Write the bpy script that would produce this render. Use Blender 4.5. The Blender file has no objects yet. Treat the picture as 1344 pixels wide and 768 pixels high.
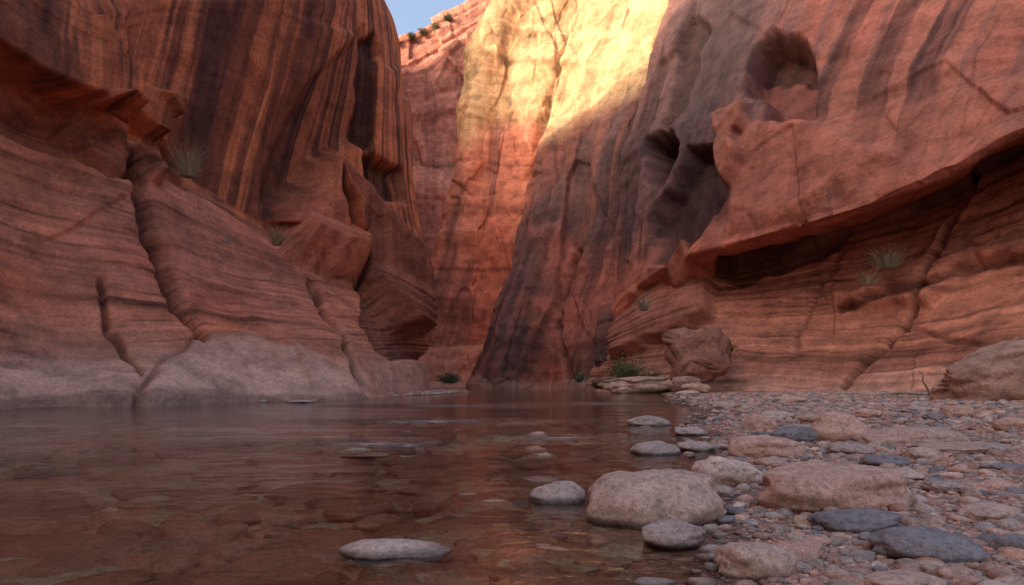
import bpy, bmesh, math, random
import numpy as np
from mathutils import Vector
random.seed(4); rng=np.random.default_rng(7)
F=896.0; H=0.8
def s(a,b,Y): return ((a-672)/F*Y, Y, H+(500-b)/F*Y)   # image column / row / assumed depth -> metres
# ------------------------------------------------------------ noise
def h3(i,j,k,seed):
    n=(i.astype(np.int64)*374761393+j.astype(np.int64)*668265263+k.astype(np.int64)*2147483647+seed*974634777)&0xffffffff
    n=((n^(n>>13))*1274126177)&0xffffffff
    n=((n^(n>>16))*2246822519)&0xffffffff
    n=n^(n>>15)
    return (n&0xffffff)/float(0xffffff)
def vn(p,seed=0):
    f=np.floor(p); t=p-f; f=f.astype(np.int64); t=t*t*t*(t*(t*6-15)+10)
    r=0
    for a in (0,1):
        for b in (0,1):
            for c in (0,1):
                w=(t[:,0] if a else 1-t[:,0])*(t[:,1] if b else 1-t[:,1])*(t[:,2] if c else 1-t[:,2])
                r=r+w*h3(f[:,0]+a,f[:,1]+b,f[:,2]+c,seed)
    return r*2-1
def fbm(p,o=4,seed=0,g=0.5):
    r=0;a=1;t=0
    for i in range(o):
        r=r+a*vn(p*(2.03**i)+17.3*i,seed+i); t+=a; a*=g
    return r/t*1.5
def facet(p,seed=0):
    f=np.floor(p).astype(np.int64); best=np.full(len(p),9e9); sec=best.copy(); off=np.zeros(len(p))
    for a in (-1,0,1):
        for b in (-1,0,1):
            for c in (-1,0,1):
                i,j,k=f[:,0]+a,f[:,1]+b,f[:,2]+c
                dx=i+h3(i,j,k,seed)-p[:,0]; dy=j+h3(i,j,k,seed+1)-p[:,1]; dz=k+h3(i,j,k,seed+2)-p[:,2]
                d=dx*dx+dy*dy+dz*dz
                o=(h3(i,j,k,seed+3)*2-1)*.6-dx*(h3(i,j,k,seed+4)-.5)*1.6-dy*(h3(i,j,k,seed+5)-.5)*1.6-dz*(h3(i,j,k,seed+6)-.5)*1.6
                m=d<best
                sec=np.where(m,best,np.minimum(sec,d)); off=np.where(m,o,off); best=np.where(m,d,best)
    return off, np.sqrt(sec)-np.sqrt(best)
def ss(a,b,x):
    t=np.clip((x-a)/(b-a),0,1); return t*t*(3-2*t)
def mixc(A,B,m): return A*(1-m[:,None])+np.array(B)*m[:,None]
# ------------------------------------------------------------ mesh helpers
def mesh_obj(name,V,Fc,mat,col=None,smooth=True):
    V=np.asarray(V,np.float32); Fc=np.asarray(Fc,np.int32); k=Fc.shape[1]
    me=bpy.data.meshes.new(name); me.vertices.add(len(V)); me.vertices.foreach_set('co',V.ravel())
    me.loops.add(Fc.size); me.loops.foreach_set('vertex_index',Fc.ravel())
    me.polygons.add(len(Fc)); me.polygons.foreach_set('loop_start',np.arange(0,Fc.size,k,dtype=np.int32))
    me.polygons.foreach_set('loop_total',np.full(len(Fc),k,np.int32))
    me.polygons.foreach_set('use_smooth',np.full(len(Fc),smooth))
    me.update(calc_edges=True); me.validate()
    if col is not None:
        a=me.attributes.new('Col','FLOAT_COLOR','POINT')
        c=np.ones((len(V),4),np.float32); c[:,:3]=np.clip(col,0.004,1); a.data.foreach_set('color',c.ravel())
    me.materials.append(mat)
    ob=bpy.data.objects.new(name,me); bpy.context.scene.collection.objects.link(ob); return ob
def gridf(nv,nu):
    i=np.arange(nv*nu).reshape(nv,nu)
    return np.stack([i[:-1,:-1],i[:-1,1:],i[1:,1:],i[1:,:-1]],-1).reshape(-1,4)
# ------------------------------------------------------------ materials
class NT:
    def __init__(s_,name):
        m=bpy.data.materials.new(name); m.use_nodes=True; s_.m=m; s_.t=m.node_tree; s_.t.nodes.clear()
    def n(s_,ty,**kw):
        x=s_.t.nodes.new(ty)
        for k,v in kw.items():
            if k.startswith('i_'): 
                key=k[2:].replace('_',' ')
                x.inputs[key].default_value=v
            else: setattr(x,k,v)
        return x
    def l(s_,a,b): s_.t.links.new(a,b)
def ramp(nt,src,stops):
    r=nt.n('ShaderNodeValToRGB'); e=r.color_ramp.elements
    while len(e)<len(stops): e.new(.5)
    for i,(p,c) in enumerate(stops):
        e[i].position=p; e[i].color=(c,c,c,1) if not isinstance(c,tuple) else (*c,1)
    nt.l(src,r.inputs[0]); return r
def mul(nt,a,b,fac=1.0):
    x=nt.n('ShaderNodeMix',data_type='RGBA',blend_type='MULTIPLY'); x.inputs[0].default_value=fac
    nt.l(a,x.inputs[6]); nt.l(b,x.inputs[7]); return x.outputs[2]
def bump(nt,h,st,dist,prev=None):
    b=nt.n('ShaderNodeBump'); b.inputs['Strength'].default_value=st; b.inputs['Distance'].default_value=dist
    nt.l(h,b.inputs['Height'])
    if prev is not None: nt.l(prev,b.inputs['Normal'])
    return b.outputs[0]
def rock_mat(name,sc=1.0):
    nt=NT(name); at=nt.n('ShaderNodeAttribute',attribute_name='Col'); g=nt.n('ShaderNodeNewGeometry')
    n1=nt.n('ShaderNodeTexNoise',i_Scale=.8*sc,i_Detail=8.,i_Roughness=.66); nt.l(g.outputs['Position'],n1.inputs[0])
    n2=nt.n('ShaderNodeTexNoise',i_Scale=7.*sc,i_Detail=4.,i_Roughness=.75); nt.l(g.outputs['Position'],n2.inputs[0])
    mb=nt.n('ShaderNodeMapping'); nt.l(g.outputs['Position'],mb.inputs[0]); mb.inputs['Scale'].default_value=(.2*sc,.2*sc,4*sc); mb.inputs['Rotation'].default_value=(.12,-.1,0)
    n3=nt.n('ShaderNodeTexNoise',i_Scale=1.,i_Detail=3.,i_Roughness=.5); nt.l(mb.outputs[0],n3.inputs[0])
    r1=ramp(nt,n1.outputs[0],[(.3,.56),(.5,1.),(.7,1.36)]); r2=ramp(nt,n2.outputs[0],[(.3,.70),(.5,1.),(.7,1.24)]); r3=ramp(nt,n3.outputs[0],[(.35,.93),(.65,1.05)])
    c=mul(nt,at.outputs[0],r1.outputs[0]); c=mul(nt,c,r2.outputs[0]); c=mul(nt,c,r3.outputs[0])
    b=bump(nt,n1.outputs[0],.85,.34); b=bump(nt,n3.outputs[0],.3,.03,b); b=bump(nt,n2.outputs[0],.8,.045,b)
    p=nt.n('ShaderNodeBsdfPrincipled',i_Roughness=.8); p.inputs['Specular IOR Level'].default_value=.2
    nt.l(c,p.inputs['Base Color']); nt.l(b,p.inputs['Normal'])
    o=nt.n('ShaderNodeOutputMaterial'); nt.l(p.outputs[0],o.inputs[0]); return nt.m
M_rock=rock_mat('sandstone'); M_boulder=rock_mat('boulder_sandstone',2.5)
def stone_mat():
    nt=NT('river_stone_surface'); at=nt.n('ShaderNodeAttribute',attribute_name='Col'); g=nt.n('ShaderNodeNewGeometry')
    n1=nt.n('ShaderNodeTexNoise',i_Scale=7.,i_Detail=5.,i_Roughness=.65); n2=nt.n('ShaderNodeTexNoise',i_Scale=90.,i_Detail=3.,i_Roughness=.7); n3=nt.n('ShaderNodeTexNoise',i_Scale=28.,i_Detail=4.,i_Roughness=.6)
    for n in (n1,n2,n3): nt.l(g.outputs['Position'],n.inputs[0])
    r1=ramp(nt,n1.outputs[0],[(.3,(.72,.70,.68)),(.7,(1.2,1.17,1.15))]); r2=ramp(nt,n2.outputs[0],[(.3,.68),(.5,1.02),(.72,1.28)]); r3=ramp(nt,n3.outputs[0],[(.32,.68),(.5,1.),(.7,1.12)])
    c=mul(nt,at.outputs[0],r1.outputs[0]); c=mul(nt,c,r2.outputs[0]); c=mul(nt,c,r3.outputs[0])
    sx=nt.n('ShaderNodeSeparateXYZ'); nt.l(g.outputs['Position'],sx.inputs[0])
    mz=nt.n('ShaderNodeMath',operation='MULTIPLY_ADD'); nt.l(n1.outputs[0],mz.inputs[0]); mz.inputs[1].default_value=-.03; nt.l(sx.outputs[2],mz.inputs[2])
    rw=ramp(nt,mz.outputs[0],[(0.0,.36),(.022,1.)]); c=mul(nt,c,rw.outputs[0])
    rr=ramp(nt,mz.outputs[0],[(0.0,.25),(.022,.7)])
    b=bump(nt,n1.outputs[0],.5,.03); b=bump(nt,n3.outputs[0],.5,.008,b); b=bump(nt,n2.outputs[0],.5,.004,b)
    p=nt.n('ShaderNodeBsdfPrincipled'); p.inputs['Specular IOR Level'].default_value=.3
    nt.l(c,p.inputs['Base Color']); nt.l(b,p.inputs['Normal']); nt.l(rr.outputs[0],p.inputs['Roughness'])
    o=nt.n('ShaderNodeOutputMaterial'); nt.l(p.outputs[0],o.inputs[0]); return nt.m
M_stone=stone_mat()
def ground_mat():
    nt=NT('gravel_and_sand'); at=nt.n('ShaderNodeAttribute',attribute_name='Col'); g=nt.n('ShaderNodeNewGeometry')
    v=nt.n('ShaderNodeTexVoronoi',i_Scale=22.); v2=nt.n('ShaderNodeTexVoronoi',i_Scale=60.); n=nt.n('ShaderNodeTexNoise',i_Scale=3.,i_Detail=6.,i_Roughness=.7)
    nw=nt.n('ShaderNodeTexNoise',i_Scale=14.,i_Detail=2.); nt.l(g.outputs['Position'],nw.inputs[0])
    ad=nt.n('ShaderNodeVectorMath',operation='MULTIPLY_ADD'); nt.l(nw.outputs['Color'],ad.inputs[0]); ad.inputs[1].default_value=(.05,.05,.05); nt.l(g.outputs['Position'],ad.inputs[2])
    for x in (v,v2): nt.l(ad.outputs[0],x.inputs[0])
    nt.l(g.outputs['Position'],n.inputs[0])
    bw=nt.n('ShaderNodeRGBToBW'); nt.l(v.outputs['Color'],bw.inputs[0]); bw2=nt.n('ShaderNodeRGBToBW'); nt.l(v2.outputs['Color'],bw2.inputs[0])
    r=ramp(nt,bw.outputs[0],[(.1,.65),(.9,1.25)]); r2=ramp(nt,bw2.outputs[0],[(.1,.7),(.9,1.25)]); r3=ramp(nt,n.outputs[0],[(.3,.7),(.7,1.2)])
    c=mul(nt,at.outputs[0],r.outputs[0]); c=mul(nt,c,r2.outputs[0]); c=mul(nt,c,r3.outputs[0])
    i1=nt.n('ShaderNodeMath',operation='SUBTRACT'); i1.inputs[0].default_value=1; nt.l(v.outputs[0],i1.inputs[1])
    i2=nt.n('ShaderNodeMath',operation='SUBTRACT'); i2.inputs[0].default_value=1; nt.l(v2.outputs[0],i2.inputs[1])
    b=bump(nt,i1.outputs[0],.7,.02); b=bump(nt,i2.outputs[0],.7,.008,b)
    p=nt.n('ShaderNodeBsdfPrincipled',i_Roughness=.9); nt.l(c,p.inputs['Base Color']); nt.l(b,p.inputs['Normal'])
    o=nt.n('ShaderNodeOutputMaterial'); nt.l(p.outputs[0],o.inputs[0]); return nt.m
M_ground=ground_mat()
RIFFLES=[((-1.75,8.6),1.3),((-1.5,13.5),2.0),((.6,9.5),1.2),((-5.5,6.2),1.4),((3.5,24),3.5),((-2,22),3.)]
def water_mat():
    nt=NT('river_water'); g=nt.n('ShaderNodeNewGeometry')
    def nz(sx,sy,d,r=.5,dist=0.):
        mp=nt.n('ShaderNodeMapping'); mp.inputs['Scale'].default_value=(sx,sy,1); mp.inputs['Rotation'].default_value=(0,0,.15); nt.l(g.outputs['Position'],mp.inputs[0])
        n=nt.n('ShaderNodeTexNoise',i_Scale=1.,i_Detail=d,i_Roughness=r,i_Distortion=dist); nt.l(mp.outputs[0],n.inputs[0]); return n.outputs[0]
    a=nz(.9,1.5,2.); b_=nz(5.,8.,3.,.55,.6); c_=nz(.25,.5,2.); e_=nz(2.4,9.,3.,.6,.8)
    acc=None
    for (cx,cy),rad in RIFFLES:
        d=nt.n('ShaderNodeVectorMath',operation='SUBTRACT'); nt.l(g.outputs['Position'],d.inputs[0]); d.inputs[1].default_value=(cx,cy,0)
        sc_=nt.n('ShaderNodeVectorMath',operation='MULTIPLY'); nt.l(d.outputs[0],sc_.inputs[0]); sc_.inputs[1].default_value=(.55/rad,1/rad,1)
        ln=nt.n('ShaderNodeVectorMath',operation='LENGTH'); nt.l(sc_.outputs[0],ln.inputs[0])
        mr=nt.n('ShaderNodeMapRange'); mr.interpolation_type='SMOOTHSTEP'; nt.l(ln.outputs['Value'],mr.inputs[0]); mr.inputs[1].default_value=1.; mr.inputs[2].default_value=.1; mr.inputs[3].default_value=0.; mr.inputs[4].default_value=1.
        if acc is None: acc=mr.outputs[0]
        else:
            mx_=nt.n('ShaderNodeMath',operation='MAXIMUM'); nt.l(acc,mx_.inputs[0]); nt.l(mr.outputs[0],mx_.inputs[1]); acc=mx_.outputs[0]
    b=bump(nt,a,.3,.09)
    m=nt.n('ShaderNodeMath',operation='MULTIPLY'); nt.l(b_,m.inputs[0]); rc=ramp(nt,c_,[(.4,.2),(.62,1.)]); nt.l(rc.outputs[0],m.inputs[1])
    b=bump(nt,m.outputs[0],.35,.04,b)
    m2=nt.n('ShaderNodeMath',operation='MULTIPLY'); nt.l(e_,m2.inputs[0]); nt.l(acc,m2.inputs[1]); b=bump(nt,m2.outputs[0],.6,.16,b)
    fr=nt.n('ShaderNodeFresnel',i_IOR=1.33); nt.l(b,fr.inputs['Normal'])
    tr=nt.n('ShaderNodeBsdfTransparent'); tr.inputs[0].default_value=(.95,.84,.74,1)
    gl=nt.n('ShaderNodeBsdfGlossy',i_Roughness=.04); nt.l(b,gl.inputs['Normal']); gl.inputs[0].default_value=(.95,.95,.95,1)
    mx=nt.n('ShaderNodeMixShader'); nt.l(fr.outputs[0],mx.inputs[0]); nt.l(tr.outputs[0],mx.inputs[1]); nt.l(gl.outputs[0],mx.inputs[2])
    fo=ramp(nt,m2.outputs[0],[(.50,0.),(.62,.5)]); fd=nt.n('ShaderNodeBsdfDiffuse'); fd.inputs[0].default_value=(.75,.70,.68,1)
    mf=nt.n('ShaderNodeMixShader'); nt.l(fo.outputs[0],mf.inputs[0]); nt.l(mx.outputs[0],mf.inputs[1]); nt.l(fd.outputs[0],mf.inputs[2])
    o=nt.n('ShaderNodeOutputMaterial'); nt.l(mf.outputs[0],o.inputs[0]); return nt.m
M_water=water_mat()
def leaf_mat(name,rough=.7):
    nt=NT(name); at=nt.n('ShaderNodeAttribute',attribute_name='Col')
    p=nt.n('ShaderNodeBsdfPrincipled',i_Roughness=rough); nt.l(at.outputs[0],p.inputs['Base Color'])
    o=nt.n('ShaderNodeOutputMaterial'); nt.l(p.outputs[0],o.inputs[0]); return nt.m
M_leaf=leaf_mat('desert_foliage')
# ------------------------------------------------------------ walls
ORANGE=(.60,.165,.07); RED=(.49,.135,.078); PINK=(.56,.26,.175); DARK=(.04,.019,.018); PURP=(.145,.078,.073); PALE=(.66,.42,.315); SUNLIT_GOLD=(.62,.41,.205)
def catmull(C,t):
    n=C.shape[0]; i=np.clip(np.floor(t).astype(int),0,n-2); f=(t-i)[:,None]
    g=lambda k:C[np.clip(k,0,n-1)]
    p0,p1,p2,p3=g(i-1),g(i),g(i+1),g(i+2)
    return .5*((2*p1)+(-p0+p2)*f+(2*p0-5*p1+4*p2-p3)*f**2+(-p0+3*p1-3*p2+p3)*f**3)
def seg_dist(px,py,pts,closed):
    d=np.full(len(px),1e9); n=len(pts); inside=np.zeros(len(px),bool)
    for i in range(n if closed else n-1):
        x1,y1=pts[i]; x2,y2=pts[(i+1)%n]; dx,dy=x2-x1,y2-y1
        t=np.clip(((px-x1)*dx+(py-y1)*dy)/(dx*dx+dy*dy+1e-9),0,1)
        d=np.minimum(d,np.hypot(px-x1-t*dx,py-y1-t*dy))
        if closed:
            c=((y1>py)!=(y2>py))&(px<(x2-x1)*(py-y1)/((y2-y1) if abs(y2-y1)>1e-9 else 1e-9)+x1); inside^=c
    return np.where(inside,d,-d) if closed else d
class Wall:
    def __init__(w,rows,nu,nv,smv=3):
        C=np.array(rows,float); R,K,_=C.shape
        tu=np.concatenate([np.linspace(i,i+1,n,endpoint=False) for i,n in enumerate(nu)]+[[K-1]])
        tv=np.concatenate([np.linspace(i,i+1,n,endpoint=False) for i,n in enumerate(nv)]+[[R-1]])
        A=np.stack([catmull(C[r],tu) for r in range(R)])
        i=np.clip(np.floor(tv).astype(int),0,R-2); f=(tv-i)[:,None,None]
        P=A[i]*(1-f)+A[i+1]*f
        for _ in range(smv): P[1:-1]=.25*P[:-2]+.5*P[1:-1]+.25*P[2:]
        w.nv,w.nu=P.shape[:2]; w.tv=np.repeat(tv,w.nu); w.tu=np.tile(tu,w.nv)
        du=np.linalg.norm(np.diff(P,axis=1),axis=2).mean(0); dv=np.linalg.norm(np.diff(P,axis=0),axis=2).mean(1)
        w.um=np.tile(np.concatenate([[0],np.cumsum(du)]),w.nv); w.vm=np.repeat(np.concatenate([[0],np.cumsum(dv)]),w.nu)
        gu=np.gradient(P,axis=1); gv=np.gradient(P,axis=0); N=np.cross(gu,gv).reshape(-1,3); N/=np.linalg.norm(N,axis=1)[:,None]+1e-9
        w.P=P.reshape(-1,3); sg=np.sign(np.mean(np.sum(N*(np.array([0,20,10])-w.P),axis=1))); w.N=N*sg
        Y=np.maximum(w.P[:,1],3.); w.ax=672+F*w.P[:,0]/Y; w.ay=500-F*(w.P[:,2]-H)/Y
        wob=np.stack([w.ax*.03,w.ay*.03,w.ax*0],1)
        w.ax=w.ax+5*fbm(wob,3,91); w.ay=w.ay+5*fbm(wob,3,97)
        w.front=ss(10,16,w.P[:,1]); w.D=np.zeros(len(w.P)); w.col=np.zeros((len(w.P),3))
    def poly(w,pts,depth,soft=5,col=None,cf=1.,grad=None):
        d=seg_dist(w.ax,w.ay,pts,True); m=ss(-soft,soft,d)*w.front
        dd=depth
        if grad is not None: dd=depth*(1+grad[0]*(w.ax-pts[0][0])/100.+grad[1]*(w.ay-pts[0][1])/100.)
        w.D+=m*dd
        if col is not None: w.col=mixc(w.col,col,m*cf)
        return m
    def line(w,pts,wd,depth,dark=.5):
        d=seg_dist(w.ax,w.ay,pts,False); m=np.exp(-(d/wd)**2)*w.front; w.D-=m*depth; w.col*=(1-dark*m)[:,None]; return m  # crack colour is darkened too, painted shade on top of the relief
    def bedding(w,coord,mask,amp,freq,seed,dark=.35):
        q=coord*freq+.5*fbm(w.P*.12,3,seed+5)*freq
        a=np.stack([q,w.um*.02,q*0],1); n=vn(a,seed)*.6+vn(a*[2.7,2,1],seed+1)*.4
        st=ss(-.25,.25,n)+.35*vn(a*[5.3,2,1],seed+2)
        w.D+=mask*amp*(st-.5); ln=np.exp(-(n/.09)**2)
        br=.4+.6*ss(-.3,.3,fbm(w.P*.25,2,seed+9))
        w.col*=(1-mask*dark*ln*br)[:,None]; w.col*=(1+mask*.18*vn(a*[1.7,1,1],seed+3))[:,None]
    def streaks(w,mask,seed,f=.6,thr=(.05,.45),col=DARK,amt=.85,vf=.03):
        a=np.stack([w.um*f+.25*vn(np.stack([w.um*.1,w.vm*.2,w.um*0],1),seed+7),w.vm*vf,w.um*0],1)
        n=fbm(a,4,seed,.6)+.35*vn(np.stack([w.um*.08,w.vm*.04,w.um*0],1),seed+4)
        m=ss(thr[0],thr[1],n)*mask*amt; m*=.75+.25*vn(np.stack([w.um*f*7,w.vm*.15,w.um*0],1),seed+8)
        w.col=mixc(w.col,col,np.clip(m,0,1)); return m
    def build(w,name,sm=2):
        D=w.D.reshape(w.nv,w.nu).copy()
        for _ in range(sm):
            D[1:-1]=.25*D[:-2]+.5*D[1:-1]+.25*D[2:]; D[:,1:-1]=.25*D[:,:-2]+.5*D[:,1:-1]+.25*D[:,2:]
        V=w.P+w.N*D.reshape(-1,1); V[:w.nu,2]-=3.0      # foot of the wall carries on below the river bed
        return mesh_obj(name,V,gridf(w.nv,w.nu),M_rock,w.col)
# ---- left wall
rows=[
[(-11,-14,-.5),(-12.8,8,-.5),s(0,541,19.3),s(180,537,22),s(330,533,25.5),s(480,527,30),s(552,508,44),(-8,53,-.5),(-24,60,-.5)],
[(-13,-14,1.5),(-14.6,8,1.5),s(0,480,20.7),s(190,470,24.5),s(330,450,28.5),s(470,460,33.5),s(550,470,45),(-8.5,53,2),(-24,60,2)],
[(-15,-14,7),(-16.6,8,7),s(0,290,23.5),s(190,330,28),s(330,370,33),s(450,400,37),s(545,430,45.5),(-8.5,53,4.3),(-24,60,4)],
[(-17.5,-14,12.5),(-19,8,12.5),s(0,105,26),s(190,200,32),s(335,290,38),s(410,330,42),s(541,380,46),(-8.3,53,6.5),(-24,60,6.5)],
[(-18,-14,14),(-19.5,8,14),s(6,80,26.2),s(195,175,32.3),s(342,268,38.3),s(415,305,42.3),s(540,350,46),(-8.4,53,8),(-24,60,8)],
[(-19,-14,17),(-20.5,8,17),s(20,0,27),s(240,0,33),s(400,0,39.5),s(458,0,43),s(500,0,46),(-10.5,54,26),(-25,62,26)],
[(-22,-14,24),(-23,8,24),(-23,28,26),(-21,34,27),(-17,40,29),(-14,44,32),(-12.5,47,34),(-15,55,38),(-30,63,38)]]
W=Wall(rows,[30,40,120,130,120,110,60,30],[30,70,110,12,150,30])
P=W.P; ay=W.ay; ax=W.ax
apron=1-ss(2.9,3.1,W.tv+.15*fbm(P*.3,3,3)); cliff=1-apron
tvn=W.tv+.35*fbm(P*.22,4,17)
W.col[:]=ORANGE; W.col=mixc(W.col,RED,ss(-.5,.6,fbm(P*.15,4,11))); W.col=mixc(W.col,PINK,apron*.35*ss(-.6,.5,fbm(P*.2,4,12)))
W.col=mixc(W.col,PINK,apron*ss(1.7,.7,tvn)*.75); W.col=mixc(W.col,PALE,apron*ss(1.1,.4,tvn)*.45)
W.D+=.6*fbm(P*.09,2,20)+.08*fbm(P*.45,3,21)
fo,fe=facet(P*[.13,.13,.05],31); W.D+=cliff*fo*.6+apron*fo*.12
fo2,fe2=facet(P*[.5,.5,.2],41); W.D+=cliff*fo2*.10
bm=apron*ss(.7,1.3,W.tv)
W.bedding(W.vm,bm,.10,1.15,50,.6); W.bedding(W.vm,bm,.07,3.2,55,.6)
W.bedding(W.vm,cliff,.03,.5,60,.06)
W.col=mixc(W.col,(.66,.19,.075),cliff*.6)
W.streaks(cliff*ss(3.0,3.2,W.tv),70,.8,(.10,.30),DARK,.93,.012); W.streaks(cliff,75,2.3,(.05,.3),(.24,.062,.035),.7,.015)
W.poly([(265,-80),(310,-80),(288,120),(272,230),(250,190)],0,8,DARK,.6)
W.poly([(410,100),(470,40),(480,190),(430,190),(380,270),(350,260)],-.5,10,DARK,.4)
W.poly([(-400,-300),(-400,-10),(-80,60),(0,100),(70,135),(205,182),(212,128),(135,92),(95,40),(40,15),(20,-60)],2.0,5,None)
W.poly([(-20,120),(70,150),(200,215),(190,240),(60,190),(-20,150)],-1.0,8,(.2,.07,.04),.6)  # shade under the overhanging block, painted into the colour
W.poly([(95,130),(200,180),(212,235),(150,215),(80,170)],.9,5)
W.line([(178,205),(195,270),(212,330),(240,400),(266,436)],8,1.2,.7)
W.line([(262,436),(215,480),(175,532)],3,.2,.5); W.line([(128,360),(140,430),(185,495)],4,.4,.6)
W.line([(432,195),(440,260),(470,330),(472,372)],5,1.4,.85); W.line([(410,370),(450,430),(475,500)],4,.6,.6)
W.line([(-10,480),(60,500),(185,495)],2.5,.2,.4); W.line([(300,455),(340,480),(400,490)],2,.12,.3)
W.poly([(430,190),(345,292),(385,345),(470,374),(474,300)],2.0,4,(.50,.145,.075),.75,grad=(0,.25))  # lit face of the slab, brighter tone painted in
W.poly([(432,192),(500,262),(548,330),(548,440),(505,400),(474,374),(470,300)],1.1,4,(.25,.075,.045),.8)  # shaded side of the slab, painted darker
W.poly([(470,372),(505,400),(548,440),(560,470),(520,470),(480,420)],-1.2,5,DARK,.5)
W.poly([(478,205),(520,225),(528,262),(500,258),(482,232)],-1.4,4,DARK,.75)  # hollow in the cliff, its shade painted in as dark colour
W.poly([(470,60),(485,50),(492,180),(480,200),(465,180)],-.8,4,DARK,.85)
W.poly([(262,440),(215,482),(172,560),(490,560),(470,500),(400,455),(330,435)],.18,9,PALE,.5)
W.poly([(-50,470),(60,478),(185,497),(150,560),(-50,560)],.1,9,PALE,.35)
wet=ss(.2,.08,P[:,2]+.1*fbm(P*.8,2,8)); W.col*=(1-.4*wet)[:,None]
W.build('canyon_wall')
# ---- right near wall
rows=[
[s(775,508,60),s(870,510,51),s(960,512,45),s(1110,518,37.5),s(1240,519,32.5),s(1344,520,28.5),(29,14,.0),(31,-14,.0)],
[s(790,470,60),s(880,440,52.5),s(962,430,47.7),s(1120,430,41),s(1250,420,36),s(1375,400,32),(31,15,4),(33,-14,4)],
[s(800,430,60),s(885,372,55),s(957,345,52.5),s(1112,300,46),s(1242,255,40.8),s(1395,180,36.3),(35,17,11.5),(37,-14,11.5)],
[s(806,400,60),s(880,345,51),s(957,322,45.5),s(1107,280,38.8),s(1237,233,33.8),s(1390,158,29.6),(30,16,12),(32,-14,12)],
[s(815,200,64),s(925,150,54),s(1005,140,48.7),s(1150,110,42),s(1290,60,37),s(1440,20,32.5),(33,16,17),(35,-14,17)],
[s(880,-10,70),s(1000,-60,58),s(1100,-80,52),s(1250,-100,45),s(1400,-110,39),(30,34,22),(37,14,21),(39,-14,21)],
[s(925,-50,76),s(1060,-80,64),s(1180,-90,58),s(1330,-110,50),(42,45,25),(42,34,24),(46,14,23),(48,-14,23)]]
W=Wall(rows,[80,90,140,130,120,30,20],[60,90,22,130,120,20],2)
P=W.P
apron=1-ss(2.0,2.15,W.tv); cliff=1-apron
W.col[:]=RED; W.col=mixc(W.col,PINK,.25*ss(-.5,.5,fbm(P*.12,4,111))); W.col=mixc(W.col,PINK,apron*.55)
W.col=mixc(W.col,PALE,ss(.5,.1,W.tv+.2*fbm(P*.3,3,113))*.5)
W.D+=.7*fbm(P*.07,2,120)+.14*fbm(P*.4,3,121)
fo,fe=facet(P*[.11,.11,.07],131); W.D+=cliff*fo*.4+apron*fo*.2
fo2,fe2=facet(P*[.4,.4,.35],141); W.D+=cliff*fo2*.14+apron*fo2*.03
W.bedding(W.vm,apron,.14,.95,150,.5); W.bedding(W.vm,apron,.05,3.,155,.5)
W.bedding(W.vm,cliff,.10,.35,160,.3)
W.col*=(1-.35*apron*ss(1.6,2.0,W.tv))[:,None]  # painted shade: apron colour darkens just under the lip
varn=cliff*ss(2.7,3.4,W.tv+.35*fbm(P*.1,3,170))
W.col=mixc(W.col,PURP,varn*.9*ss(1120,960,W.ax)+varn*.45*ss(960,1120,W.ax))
W.streaks(cliff*ss(3.0,3.3,W.tv),171,.6,(.06,.34),DARK,.85); W.streaks(cliff*ss(2.9,3.2,W.tv),176,1.6,(.10,.42),PURP,.75)
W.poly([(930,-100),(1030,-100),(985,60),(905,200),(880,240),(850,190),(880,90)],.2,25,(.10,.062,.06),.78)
W.poly([(842,176),(862,163),(884,170),(886,200),(874,226),(860,247),(842,236)],-4.2,3,DARK,.92)  # cave hole, interior painted dark to deepen its shade
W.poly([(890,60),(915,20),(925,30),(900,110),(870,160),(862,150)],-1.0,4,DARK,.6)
W.poly([(975,100),(990,62),(1015,42),(1052,52),(1072,100),(1064,160),(1010,160),(1002,125),(980,120)],-2.2,6,(.17,.055,.04),.78)  # alcove, shade painted into the colour as well as recessed
W.poly([(980,90),(992,60),(1020,45),(1050,55),(1062,85),(1020,80)],-.8,6,DARK,.7)  # painted shade under the top of the alcove
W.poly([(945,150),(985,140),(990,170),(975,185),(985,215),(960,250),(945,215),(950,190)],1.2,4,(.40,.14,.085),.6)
W.poly([(905,195),(945,190),(952,260),(925,300),(895,345),(860,345),(855,290)],-2.0,5,DARK,.75)  # hollow below the overhang, painted dark for shade
W.poly([(985,160),(1050,160),(1180,210),(1050,280),(960,305),(955,260)],.6,10,(.44,.14,.085),.6)
W.poly([(1045,170),(1344,90),(1400,150),(1240,228),(1110,262)],.3,14,(.42,.15,.10),.5)
W.poly([(880,350),(943,344),(942,420),(900,440),(815,475),(812,440),(850,400)],1.3,5,(.34,.13,.085),.7)
W.poly([(945,345),(1110,305),(1100,330),(960,375)],-.8,8,DARK,.5)  # recess beneath the lip, its shadow darkened in colour
W.poly([(1215,340),(1290,235),(1420,150),(1420,330),(1290,345),(1215,400),(1100,405)],.8,5,None)
W.line([(1285,235),(1240,330),(1195,420),(1110,508)],4,.6,.5); W.line([(1100,408),(1200,385),(1290,352),(1400,330)],4,.6,.6)
W.line([(1190,430),(1260,455),(1344,462)],3,.3,.4); W.line([(1110,330),(1060,400),(1040,470)],2.5,.2,.3)
for a in [(1250,300),(1265,320),(1240,345)]: W.line([a,(a[0]+170,a[1]-62)],2.5,.35,.5)
W.build('canyon_wall')
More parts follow.
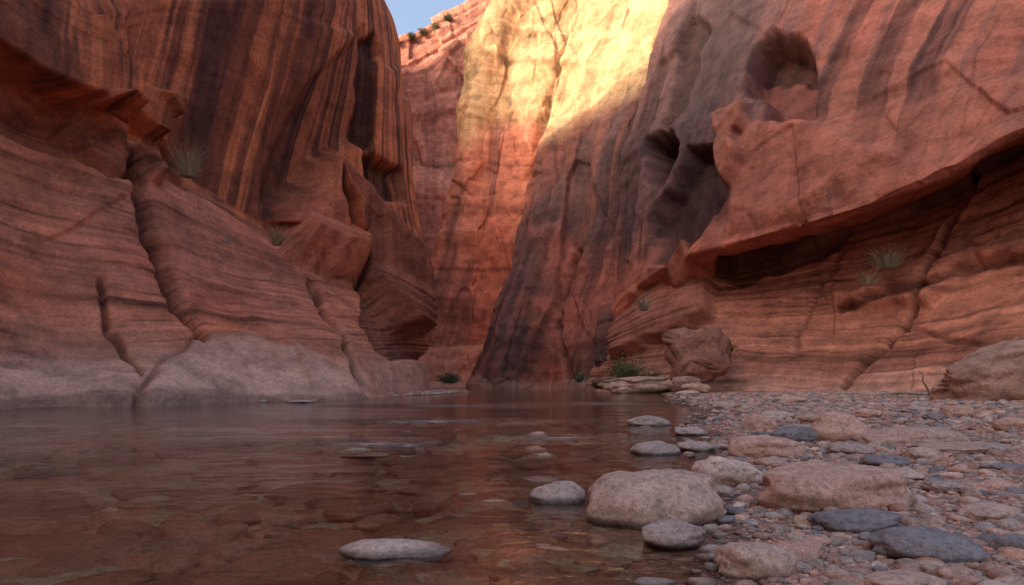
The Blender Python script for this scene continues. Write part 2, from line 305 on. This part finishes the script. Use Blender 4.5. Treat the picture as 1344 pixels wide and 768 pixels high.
# ---- right middle buttress
rows=[
[(2,97,-.4),s(612,506,75),s(690,507,66),s(750,508,60.5),s(840,509,57.5)],
[(4,98,4),s(640,450,76),s(705,450,67),s(765,450,61.5),s(850,450,59)],
[(9,99,14),s(670,370,77),s(730,370,69),s(790,370,63.5),s(872,370,60.5)],
[(12,101,28),s(703,190,79.5),s(765,190,72),s(822,190,67),s(895,190,65)],
[(18,103,46),s(765,0,82),s(825,0,75.5),s(885,0,71),s(955,0,69)],
[(22,106,50),s(785,-70,83),s(845,-70,77),s(905,-70,72.5),s(980,-70,71)]]
W=Wall(rows,[30,110,110,130],[60,60,120,130,30],2)
P=W.P
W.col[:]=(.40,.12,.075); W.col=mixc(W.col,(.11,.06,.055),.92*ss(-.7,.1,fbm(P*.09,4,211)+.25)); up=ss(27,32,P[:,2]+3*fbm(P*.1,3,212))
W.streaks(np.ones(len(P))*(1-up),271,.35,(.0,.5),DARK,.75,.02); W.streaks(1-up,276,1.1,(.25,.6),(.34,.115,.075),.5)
W.col=mixc(W.col,SUNLIT_GOLD,up*.9); W.streaks(up,278,1.2,(.0,.5),(.42,.21,.10),.6,.03)  # upper part painted yellow to strengthen the sunlit look
W.D+=1.0*fbm(P*.06,2,220)+.26*fbm(P*.35,3,221)
fo,fe=facet(P*[.11,.11,.035],231); W.D+=fo*.8; fo2,fe2=facet(P*[.4,.4,.15],241); W.D+=fo2*.24
W.bedding(W.vm,np.ones(len(P)),.07,.4,250,.15)
W.line([(745,330),(720,420),(740,490)],4,.8,.4)
W.col=mixc(W.col,PALE,ss(.3,.1,W.tv)*.3)
W.build('canyon_wall',2)
# ---- sunlit far buttress
rows=[
[(-21,127,-.4),s(515,505,101),s(590,506,98),s(650,506,96),s(740,506,94)],
[(-19,131,5),s(532,458,105),s(600,458,102),s(660,458,100),s(750,458,97)],
[(-11,133,22),s(585,300,106),s(640,300,103),s(690,300,101),s(775,300,98)],
[(-8.5,135,38),s(607,190,107),s(655,190,104),s(712,190,102),s(795,190,99)],
[(-7,135,52),s(617,80,109),s(668,80,106),s(737,80,104),s(815,80,101)],
[(-1.5,137,64),s(652,0,111),s(702,0,108),s(767,0,106),s(845,0,103)],
[(2,139,70),s(670,-50,114),s(725,-50,111),s(790,-50,109),s(870,-50,107)]]
W=Wall(rows,[30,100,110,60],[25,110,100,90,80,20],2)
P=W.P
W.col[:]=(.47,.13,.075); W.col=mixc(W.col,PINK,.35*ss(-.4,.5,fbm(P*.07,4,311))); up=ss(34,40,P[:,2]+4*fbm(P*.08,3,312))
W.streaks(1-up,371,.4,(-.05,.3),(.14,.055,.045),.85,.02); W.col=mixc(W.col,SUNLIT_GOLD,up*.8); W.streaks(up,378,.6,(-.1,.5),(.42,.18,.08),.7,.05)  # sunlit yellow painted into the colour of the upper wall
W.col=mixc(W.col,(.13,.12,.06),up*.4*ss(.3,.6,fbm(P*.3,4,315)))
W.line([(765,10),(735,90),(722,150),(700,230)],8,.8,.5)
W.D+=1.2*fbm(P*.05,2,320)+.35*fbm(P*.3,3,321)
fo,fe=facet(P*[.1,.1,.045],331); W.D+=fo*1.0; fo2,fe2=facet(P*[.35,.35,.2],341); W.D+=fo2*.35
W.bedding(W.vm,np.ones(len(P)),.18,.35,350,.15)
W.col=mixc(W.col,PINK,ss(1.1,.9,W.tv)*.6)
W.build('canyon_wall',2)
# ---- far back wall with rim
bx=[380,470,500,560,610,660,760]; rim=[105,85,62,38,6,-20,-60]
rows=[[s(x,503,142+i) for i,x in enumerate(bx)],[s(x,430,147+i) for i,x in enumerate(bx)],
[s(x,250,150+i) for i,x in enumerate(bx)],[s(x,225,156+i) for i,x in enumerate(bx)],[s(x,r+50,159+i) for i,(x,r) in enumerate(zip(bx,rim))],
[s(x,r+40,163+i) for i,(x,r) in enumerate(zip(bx,rim))],[s(x,r,166+i) for i,(x,r) in enumerate(zip(bx,rim))],[(s(x,r,166)[0]*1.3,210,s(x,r,166)[2]+1) for x,r in zip(bx,rim)]]
W=Wall(rows,[30,30,60,50,50,40],[30,80,12,70,10,30,12],2)
P=W.P
W.col[:]=(.52,.18,.115); W.col=mixc(W.col,PINK,.5*ss(-.4,.5,fbm(P*.06,4,411))); W.streaks(np.ones(len(P)),471,.3,(.0,.4),(.24,.09,.07),.7,.03)
W.D+=1.5*fbm(P*.05,2,420)+.4*fbm(P*.25,3,421); fo,fe=facet(P*[.12,.12,.05],431); W.D+=fo*1.3
W.bedding(W.vm,np.ones(len(P)),.5,.25,450,.3)
W.col=mixc(W.col,(.12,.12,.06),.6*ss(.1,.5,fbm(P*.3,4,415))*(ss(2.8,3,W.tv)*ss(3.4,3.1,W.tv)+ss(5.6,6,W.tv)))
W.build('canyon_wall',0)
# ---- added unseen rim, top edge shaped to cast the wanted shadow line
ry=[-90,-20,20,40,46,61,72,84,89,96,113,150]; rz=[64,66,64,63,61,45,44,49,60,78,92,94]
yy=np.linspace(-90,150,260); top=np.interp(yy,ry,rz)+.8*fbm(np.stack([yy*.3,yy*0,yy*0],1),3,5)
X=[];nk=14
for k in range(nk+1):
    f=k/nk; X.append(np.stack([-34+2*(1-f)+0*yy,yy,top*f],1))
X.append(np.stack([-75+0*yy,yy,top+2],1)); X.append(np.stack([-76+0*yy,yy,top*0],1))
V=np.concatenate(X); V[:,0]+=np.where(V[:,0]>-50,.8*fbm(V*.1,3,9),0)
mesh_obj('sun_blocking_rim',V,gridf(nk+3,len(yy)),M_rock,np.tile(RED,(len(V),1)))
# ------------------------------------------------------------ ground
def shore(y): return np.interp(y,[-30,-5,2.7,3.8,5.1,7.2,12,20,34,48,58,66,75],[-3,.0,.85,1.15,1.45,2.0,3.4,6.0,8.6,10.2,8.5,5.,-2])
def lshore(y): return np.interp(y,[-30,8,20,28,36,44,50,56,62],[-12,-13,-14.2,-8.5,-6.2,-4.6,-4.0,-7,-14])
def gz(x,y):
    x=np.atleast_1d(np.asarray(x,float)); y=np.atleast_1d(np.asarray(y,float)); p=np.stack([x,y,0*x],1)
    d=x-shore(y)+.35*fbm(p*.8,2,600)*np.clip(y/8,.3,2)
    z=np.where(d<0,-.22*(1-np.exp(d*.35)),.28*(1-np.exp(-d*.11))+.03*ss(0,.3,d))
    dl=lshore(y)-x+.5*fbm(p*.4,2,601); z=np.maximum(z,np.where(dl<0,-.4*(1-np.exp(dl*.3)),.15*(1-np.exp(-dl*.3))))
    z=np.maximum(z,np.where(y>78,(y-78)*.04,-9)*1.0-.1)
    z=np.maximum(z,np.where(y<-25,(-25-y)*.05,-9)-.3)
    return np.minimum(z,1.2)+.02*fbm(p*1.3,3,602)+.008*fbm(p*6,2,603)
def axis(n,k,L): t=np.linspace(-1,1,n); return np.sinh(t*k)/math.sinh(k)*L
gx=axis(520,6.5,700)+2; gy=axis(520,6.5,700)+6
GX,GY=np.meshgrid(gx,gy); x=GX.ravel();y=GY.ravel(); z=gz(x,y); p=np.stack([x,y,z],1)
col=np.tile(np.array((.50,.295,.225)),(len(x),1)); col=mixc(col,(.36,.185,.135),ss(-.3,.5,fbm(p*.7,4,610)))
wetm=ss(.05,-.01,z); col=mixc(col,(.20,.08,.045),wetm); col*=(1-.3*ss(-.02,-.34,z))[:,None]
mesh_obj('ground',p,gridf(520,520),M_ground,col)
mesh_obj('river_water',[(-60,-80,0),(60,-80,0),(60,110,0),(-60,110,0)],[[0,1,2,3]],M_water)
# ------------------------------------------------------------ stones
def ico(n):
    b=bmesh.new(); bmesh.ops.create_icosphere(b,subdivisions=n,radius=1); v=np.array([q.co[:] for q in b.verts]); f=np.array([[q.index for q in t.verts] for t in b.faces]); b.free(); return v,f
IC={n:ico(n) for n in (2,3,5)}
def stone_shape(n,seed,rough=.16,box=.82):
    v,f=IC[n]; v=np.sign(v)*np.abs(v)**box; v=v/np.linalg.norm(v,axis=1)[:,None]**.55
    o=seed*3.71
    r=1+rough*1.4*vn(v*.9+o,seed)+rough*.7*vn(v*2.+o,seed+1)+(rough*.22*vn(v*4.5+o,seed+2) if n>2 else 0)+(rough*.1*vn(v*11+o,seed+2) if n>3 else 0)
    return v*r[:,None],f
PAL=[(.56,.37,.29),(.52,.31,.235),(.62,.45,.36),(.44,.35,.31),(.25,.235,.24),(.50,.27,.19),(.48,.37,.31),(.58,.36,.28)]
def place(v,a,b,c,rot,cx,cy,cz,tilt=0):
    v=v*[a,b,c]; ct,st=math.cos(tilt),math.sin(tilt); v=np.stack([v[:,0]*ct-v[:,2]*st,v[:,1],v[:,0]*st+v[:,2]*ct],1)
    cr,sr=math.cos(rot),math.sin(rot); return np.stack([v[:,0]*cr-v[:,1]*sr+cx,v[:,0]*sr+v[:,1]*cr+cy,v[:,2]+cz],1)
TAN=(.56,.38,.30); PK=(.60,.37,.285); BL=(.25,.225,.23); LT=(.62,.46,.38); GR=(.46,.355,.31)
ST=[(857,652,184,76,TAN,.1),(1095,641,190,66,PK,.0),(727,646,74,28,GR,.05),(885,703,80,36,GR,0),(987,739,108,52,TAN,0),(1210,717,128,48,BL,.08),(1120,684,112,28,BL,.06),
(961,621,92,42,LT,-.1),(1005,587,90,32,PK,0),(858,588,64,20,GR,.05),(1102,564,68,40,PK,0),(1195,573,128,28,TAN,.06),(912,586,46,13,GR,0),(853,553,52,13,GR,0),(1045,725,68,28,PK,.1),
(520,720,145,26,LT,-.05),(997,556,42,24,PK,0),(1040,571,52,24,BL,.1),(1163,605,54,18,BL,0),(1212,597,52,20,TAN,0),(1330,558,44,20,PK,0),(1255,540,46,18,PK,0),(1332,714,56,26,BL,0),
(1328,614,62,12,BL,0),(1255,589,120,16,TAN,.03),(907,566,42,12,GR,0),(952,531,34,9,TAN,0),(902,517,34,9,LT,0),(1290,672,74,20,TAN,0),(1120,590,60,16,GR,.05),(1178,622,56,16,LT,0),
(1075,548,40,16,TAN,0),(1140,545,36,14,PK,0),(1010,608,40,14,PK,0),(1240,640,50,16,GR,0),(1300,590,46,14,GR,0),(1250,752,40,22,TAN,0),(1310,640,46,16,PK,.1),(860,766,50,14,GR,0),(1190,765,90,20,TAN,0),
(1020,545,44,12,LT,0),(1205,538,40,10,GR,0),(980,532,26,8,TAN,0),(950,645,34,14,GR,0),(1300,610,40,10,LT,0),(1226,548,30,10,BL,0),(1040,525,36,9,TAN,0),(393,527,34,4,GR,0),(478,598,60,5,(.4,.17,.1),.05)]
SP=[]
for i,(px,py,w_,h_,c_,ti) in enumerate(ST):
    bot=py+h_*.42; zc=0.
    for _ in range(6):
        Y=(H-zc)*F/(bot-500); X_=(px-672)/F*Y; g=float(gz(X_,Y)[0]); zc=max(g,0.)
    a=w_*Y/F/2; Yc=Y+a*.45; X_=(px-672)/F*Yc; a=w_*Yc/F/2; dep=a*random.uniform(.7,.85)
    hz=h_*Yc/F; c=max(hz-dep*(H/Yc)*.55,hz*.5)*.58
    zcen=zc+c*.55; bx_=.78
    if g<-.02: c*=1.15; zcen=c*.3
    if i==15: c*=1.4; zcen=-c*.15; dep*=.75; bx_=1.0
    v,f=stone_shape(5,100+i,.17,bx_); v=place(v,a,dep,c,random.uniform(-.15,.15),X_,Yc,zcen,ti)
    cl=np.tile(np.array(c_)*random.uniform(.9,1.1),(len(v),1)); mesh_obj('river_stone',v,f,M_stone,cl); SP.append((X_,Yc,a))
# boulders
def boulder(name,cx,cy,cz,a,b,c,seed,col,rot=0,tilt=0,box=.6,rough=.2,mat=None):
    v,f=stone_shape(5,seed,rough,box); fo,_=facet(v*1.3+seed,seed); v=v*(1+.12*fo)[:,None]
    v=place(v,a,b,c,rot,cx,cy,cz,tilt); cl=np.tile(np.array(col),(len(v),1)); return mesh_obj(name,v,f,mat or M_boulder,cl)
def at(px,py,Y,wpx,hpx,name,seed,col,**k):
    x0,y0,z0=s(px,py,Y); boulder(name,x0,y0,z0,wpx*Y/F/2,wpx*Y/F/2*.8,hpx*Y/F/2,seed,col,**k)
at(920,460,44,80,66,'boulder',11,(.42,.20,.14),tilt=.2)
at(848,508,46,100,24,'boulder',12,PALE,tilt=.03); at(900,505,43,44,24,'boulder',13,(.5,.3,.23)); at(895,495,45,34,16,'boulder',14,PINK); at(912,511,41,40,16,'boulder',15,PALE)
at(875,500,48,30,14,'boulder',17,PINK); at(800,503,52,40,14,'boulder',18,(.25,.15,.12))
at(1335,490,21,210,84,'boulder',16,(.60,.35,.26),tilt=.38,box=.62)
# gravel & pebbles
def scatter(name,n,fn,seed,sub=2,rough=.15):
    r=np.random.default_rng(seed); base=[stone_shape(sub,500+k,rough,.85) for k in range(12)]; VV=[];FF=[];CC=[];o=0
    for q in range(n):
        t=fn(r)
        if t is None: continue
        X_,Y_,a,zc,fl,c=t
        v,f=base[r.integers(12)]; v=place(v,a,a*r.uniform(.6,.95),a*r.uniform(.3,.6)*fl,r.uniform(0,6.28),X_,Y_,zc,r.normal(0,.12)*fl)
        VV.append(v);FF.append(f+o);o+=len(v);CC.append(np.tile(c,(len(v),1)))
    return mesh_obj(name,np.concatenate(VV),np.concatenate(FF),M_stone,np.concatenate(CC))
N=60000; r0=np.random.default_rng(3); YY=np.exp(r0.uniform(math.log(1.6),math.log(36),N)); sh=shore(YY); XX=sh-.4*YY*.12+r0.random(N)**.8*(YY*.95+1.5-sh); ZZ=gz(XX,YY); it={'i':0}
def peb(r):
    i=it['i']; it['i']+=1
    if i>=N: return None
    X_,Y_,g=XX[i],YY[i],ZZ[i]
    if g<-.05: return None
    a=(.008+.0015*Y_)*(1+r.pareto(2.3)); a=min(a,.055+.004*Y_)
    for (sx,sy,sa) in SP:
        if abs(X_-sx)<sa*.8 and abs(Y_-sy)<sa*.6: return None
    c=np.array(PAL[r.integers(len(PAL))])*r.uniform(.7,1.2)
    return X_,Y_,a,g+a*.12,1.,c
scatter('gravel',32000,peb,21)
NB=2600; r1_=np.random.default_rng(9); by=np.exp(r1_.uniform(math.log(1.7),math.log(16),NB)); bxx=-.85*by-.5+r1_.random(NB)*(shore(by)+1.+.85*by); bz=gz(bxx,by); jt={'i':0}
BIG=[(435,703,118,1.),(330,668,120,.8),(600,660,90,.8),(300,745,150,.9),(850,740,130,.9),(560,640,80,.8),(60,715,200,.8),(700,700,90,.8),(640,748,120,1.),(180,690,110,.7),(740,725,80,.9),(470,660,90,.8),(950,700,70,1.),(210,640,120,.7),(420,640,70,.7),(760,760,90,1.),(120,760,140,.8)]
def bed(r):
    i=jt['i']; jt['i']+=1; X_,Y_,g=bxx[i],by[i],bz[i]
    c=np.array([(.80,.42,.27),(.62,.32,.21),(.85,.52,.36),(.5,.31,.23)][r.integers(4)])*r.uniform(.5,1.3)
    if i<len(BIG):
        px,py,wp,k=BIG[i]; Y_=(H+.03)*F/(py-500); X_=(px-672)/F*Y_; a=wp*Y_/F/2
        return X_,Y_,a,-.03-a*.2,.5,np.array((.95,.50,.33))*k
    if g>.0: return None
    a=min((.04+.008*Y_)*(1+r.pareto(1.9)),.34); fl=.7; zc=g+a*.12
    if zc+a*.4>-.008: zc=-.008-a*.42
    return X_,Y_,a,zc,fl,np.minimum(c*1.5,1.)
scatter('riverbed_stones',NB,bed,33,3,.2)
def lft(r):
    Y_=r.uniform(22,52); X_=lshore(Y_)+r.normal(-.3,.7); g=float(gz(X_,Y_)[0])
    if g<-.06: return None
    a=.06*(1+r.pareto(2.5)); a=min(a,.25); return X_,Y_,a,g+.02,1.,np.array(PAL[r.integers(len(PAL))])
scatter('gravel',2500,lft,44)
# ------------------------------------------------------------ plants
def shrub(name,base,R,Hh,n,blade,cols,seed,spread=1.0,leafy=False):
    r=np.random.default_rng(seed); V=[];Fc=[];C=[]
    def quad(p0,p1,w,c,side):
        i=len(V); V.extend([p0-side*w,p0+side*w,p1+side*w*.3,p1-side*w*.3]); Fc.append([i,i+1,i+2,i+3]); C.extend([c]*4)
    b=np.array(base,float)
    for k in range(n):
        an=r.uniform(0,6.28); rad=abs(r.normal(0,.5))*spread; d=np.array([math.cos(an)*rad,math.sin(an)*rad,1.]); d/=np.linalg.norm(d)
        L=Hh*r.uniform(.5,1.1); p=b+np.array([math.cos(an),math.sin(an),0])*R*.35*r.random(); side=np.array([-math.sin(an+r.normal(0,1)),math.cos(an),0]); side/=np.linalg.norm(side)
        c=np.array(cols[r.integers(len(cols))])*r.uniform(.6,1.3)
        for q in range(3):
            p2=p+d*L/3; quad(p,p2,blade*(1-q*.25),c,side); p=p2; d=d+np.array([math.cos(an),math.sin(an),-.35])*.22*spread; d/=np.linalg.norm(d)
            if leafy:
                for _ in range(5):
                    o=p+r.normal(0,R*.13,3); dd=r.normal(0,1,3); dd/=np.linalg.norm(dd); s2=np.cross(dd,r.normal(0,1,3)); s2/=np.linalg.norm(s2); quad(o,o+dd*blade*5,blade*2.2,np.array(cols[r.integers(len(cols))])*r.uniform(.5,1.4),s2)
    return mesh_obj(name,np.array(V),np.array(Fc),M_leaf,np.array(C),False)
GN=[(.12,.13,.05),(.15,.15,.07),(.08,.10,.04)]; DRY=[(.46,.33,.2),(.36,.28,.16),(.26,.21,.13)]; SG=[(.34,.30,.21),(.38,.32,.23),(.22,.2,.14)]
shrub('shrub',s(822,508,49),1.3,2.2,190,.02,GN,1,1.0,True)
shrub('shrub',s(589,503,68),1.1,1.1,120,.022,GN,2,1.6,True)
shrub('dry_bush',s(246,232,31),1.2,1.8,360,.014,DRY,3,1.3)
shrub('dry_bush',s(365,322,35.5),.8,1.3,260,.014,DRY,4,1.4)
shrub('dry_bush',s(1165,352,38.6),1.8,1.6,420,.018,SG,5,1.7); shrub('dry_bush',s(1140,374,38.6),1.2,1.2,260,.017,DRY,6,1.7)
shrub('dry_bush',s(845,408,52),.9,1.4,200,.018,SG,7,1.2); shrub('dry_bush',s(298,320,31),.4,.5,60,.012,SG,8,1.3)
shrub('shrub',s(956,464,44),.5,.7,50,.014,GN,9,1.,True); shrub('shrub',s(760,502,57),.6,.9,60,.015,GN,14,1.,True)
for k,(a,b) in enumerate([(540,44),(556,38),(572,32),(588,20),(520,52)]): shrub('juniper_tree',s(a,b+7,167),1.3,1.3,50,.045,GN,30+k,1.2,True)
for k in range(9):
    Y_=random.uniform(17,23); X_=Y_*random.uniform(.62,.78); shrub('grass_tuft',(X_,Y_,float(gz(X_,Y_)[0])),.3,.5,70,.005,DRY,50+k,1.1)
# driftwood
def stick(name,pts,r0_,col):
    V=[];Fc=[];n=8;P_=np.array(pts,float)
    for i,q in enumerate(P_):
        t=P_[min(i+1,len(P_)-1)]-P_[max(i-1,0)]; t/=np.linalg.norm(t); u=np.cross(t,[.3,.2,1]); u/=np.linalg.norm(u); v=np.cross(t,u); rr=r0_*(1-.8*i/(len(P_)-1))
        for k in range(n): V.append(q+rr*(math.cos(k*6.283/n)*u+math.sin(k*6.283/n)*v))
    for i in range(len(P_)-1):
        for k in range(n): Fc.append([i*n+k,i*n+(k+1)%n,(i+1)*n+(k+1)%n,(i+1)*n+k])
    return mesh_obj(name,np.array(V),np.array(Fc),M_leaf,np.tile(col,(len(V),1)))
stick('driftwood',[s(1222,520,24),s(1216,508,24),s(1211,500,24),s(1212,492,24),s(1206,487,24)],.05,(.3,.24,.19))
stick('driftwood',[s(1140,522,26),s(1180,516,26),s(1215,518,25),s(1260,512,25)],.07,(.25,.19,.15))
# ------------------------------------------------------------ light
el=math.radians(25); l=Vector((.917*math.cos(el),.398*math.cos(el),-math.sin(el)))
sun=bpy.data.lights.new('sun','SUN'); sun.energy=4.3; sun.angle=math.radians(.5); sun.color=(1,.80,.58)
so=bpy.data.objects.new('sun',sun); so.rotation_euler=l.to_track_quat('-Z','Y').to_euler(); so.location=(-40,-20,80); bpy.context.scene.collection.objects.link(so)
w=bpy.data.worlds.new('World'); bpy.context.scene.world=w; w.use_nodes=True; nt=w.node_tree; bg=nt.nodes['Background']
sk=nt.nodes.new('ShaderNodeTexSky'); sk.sky_type='NISHITA'; sk.sun_disc=False; sk.sun_elevation=el; sk.sun_rotation=math.atan2(-l.x,-l.y); sk.dust_density=7.0; sk.air_density=.8; sk.ozone_density=.1
nt.links.new(sk.outputs[0],bg.inputs[0]); bg.inputs[1].default_value=.43
sc=bpy.context.scene; sc.view_settings.view_transform='Standard'; sc.view_settings.look='None'; sc.view_settings.exposure=0
cam=bpy.data.cameras.new('camera'); cam.lens=24; cam.sensor_width=36; cam.shift_y=116/1344; cam.clip_end=3000; cam.clip_start=.05
co=bpy.data.objects.new('camera',cam); co.location=(0,0,H); co.rotation_euler=(math.radians(90),0,0); sc.collection.objects.link(co); sc.camera=co
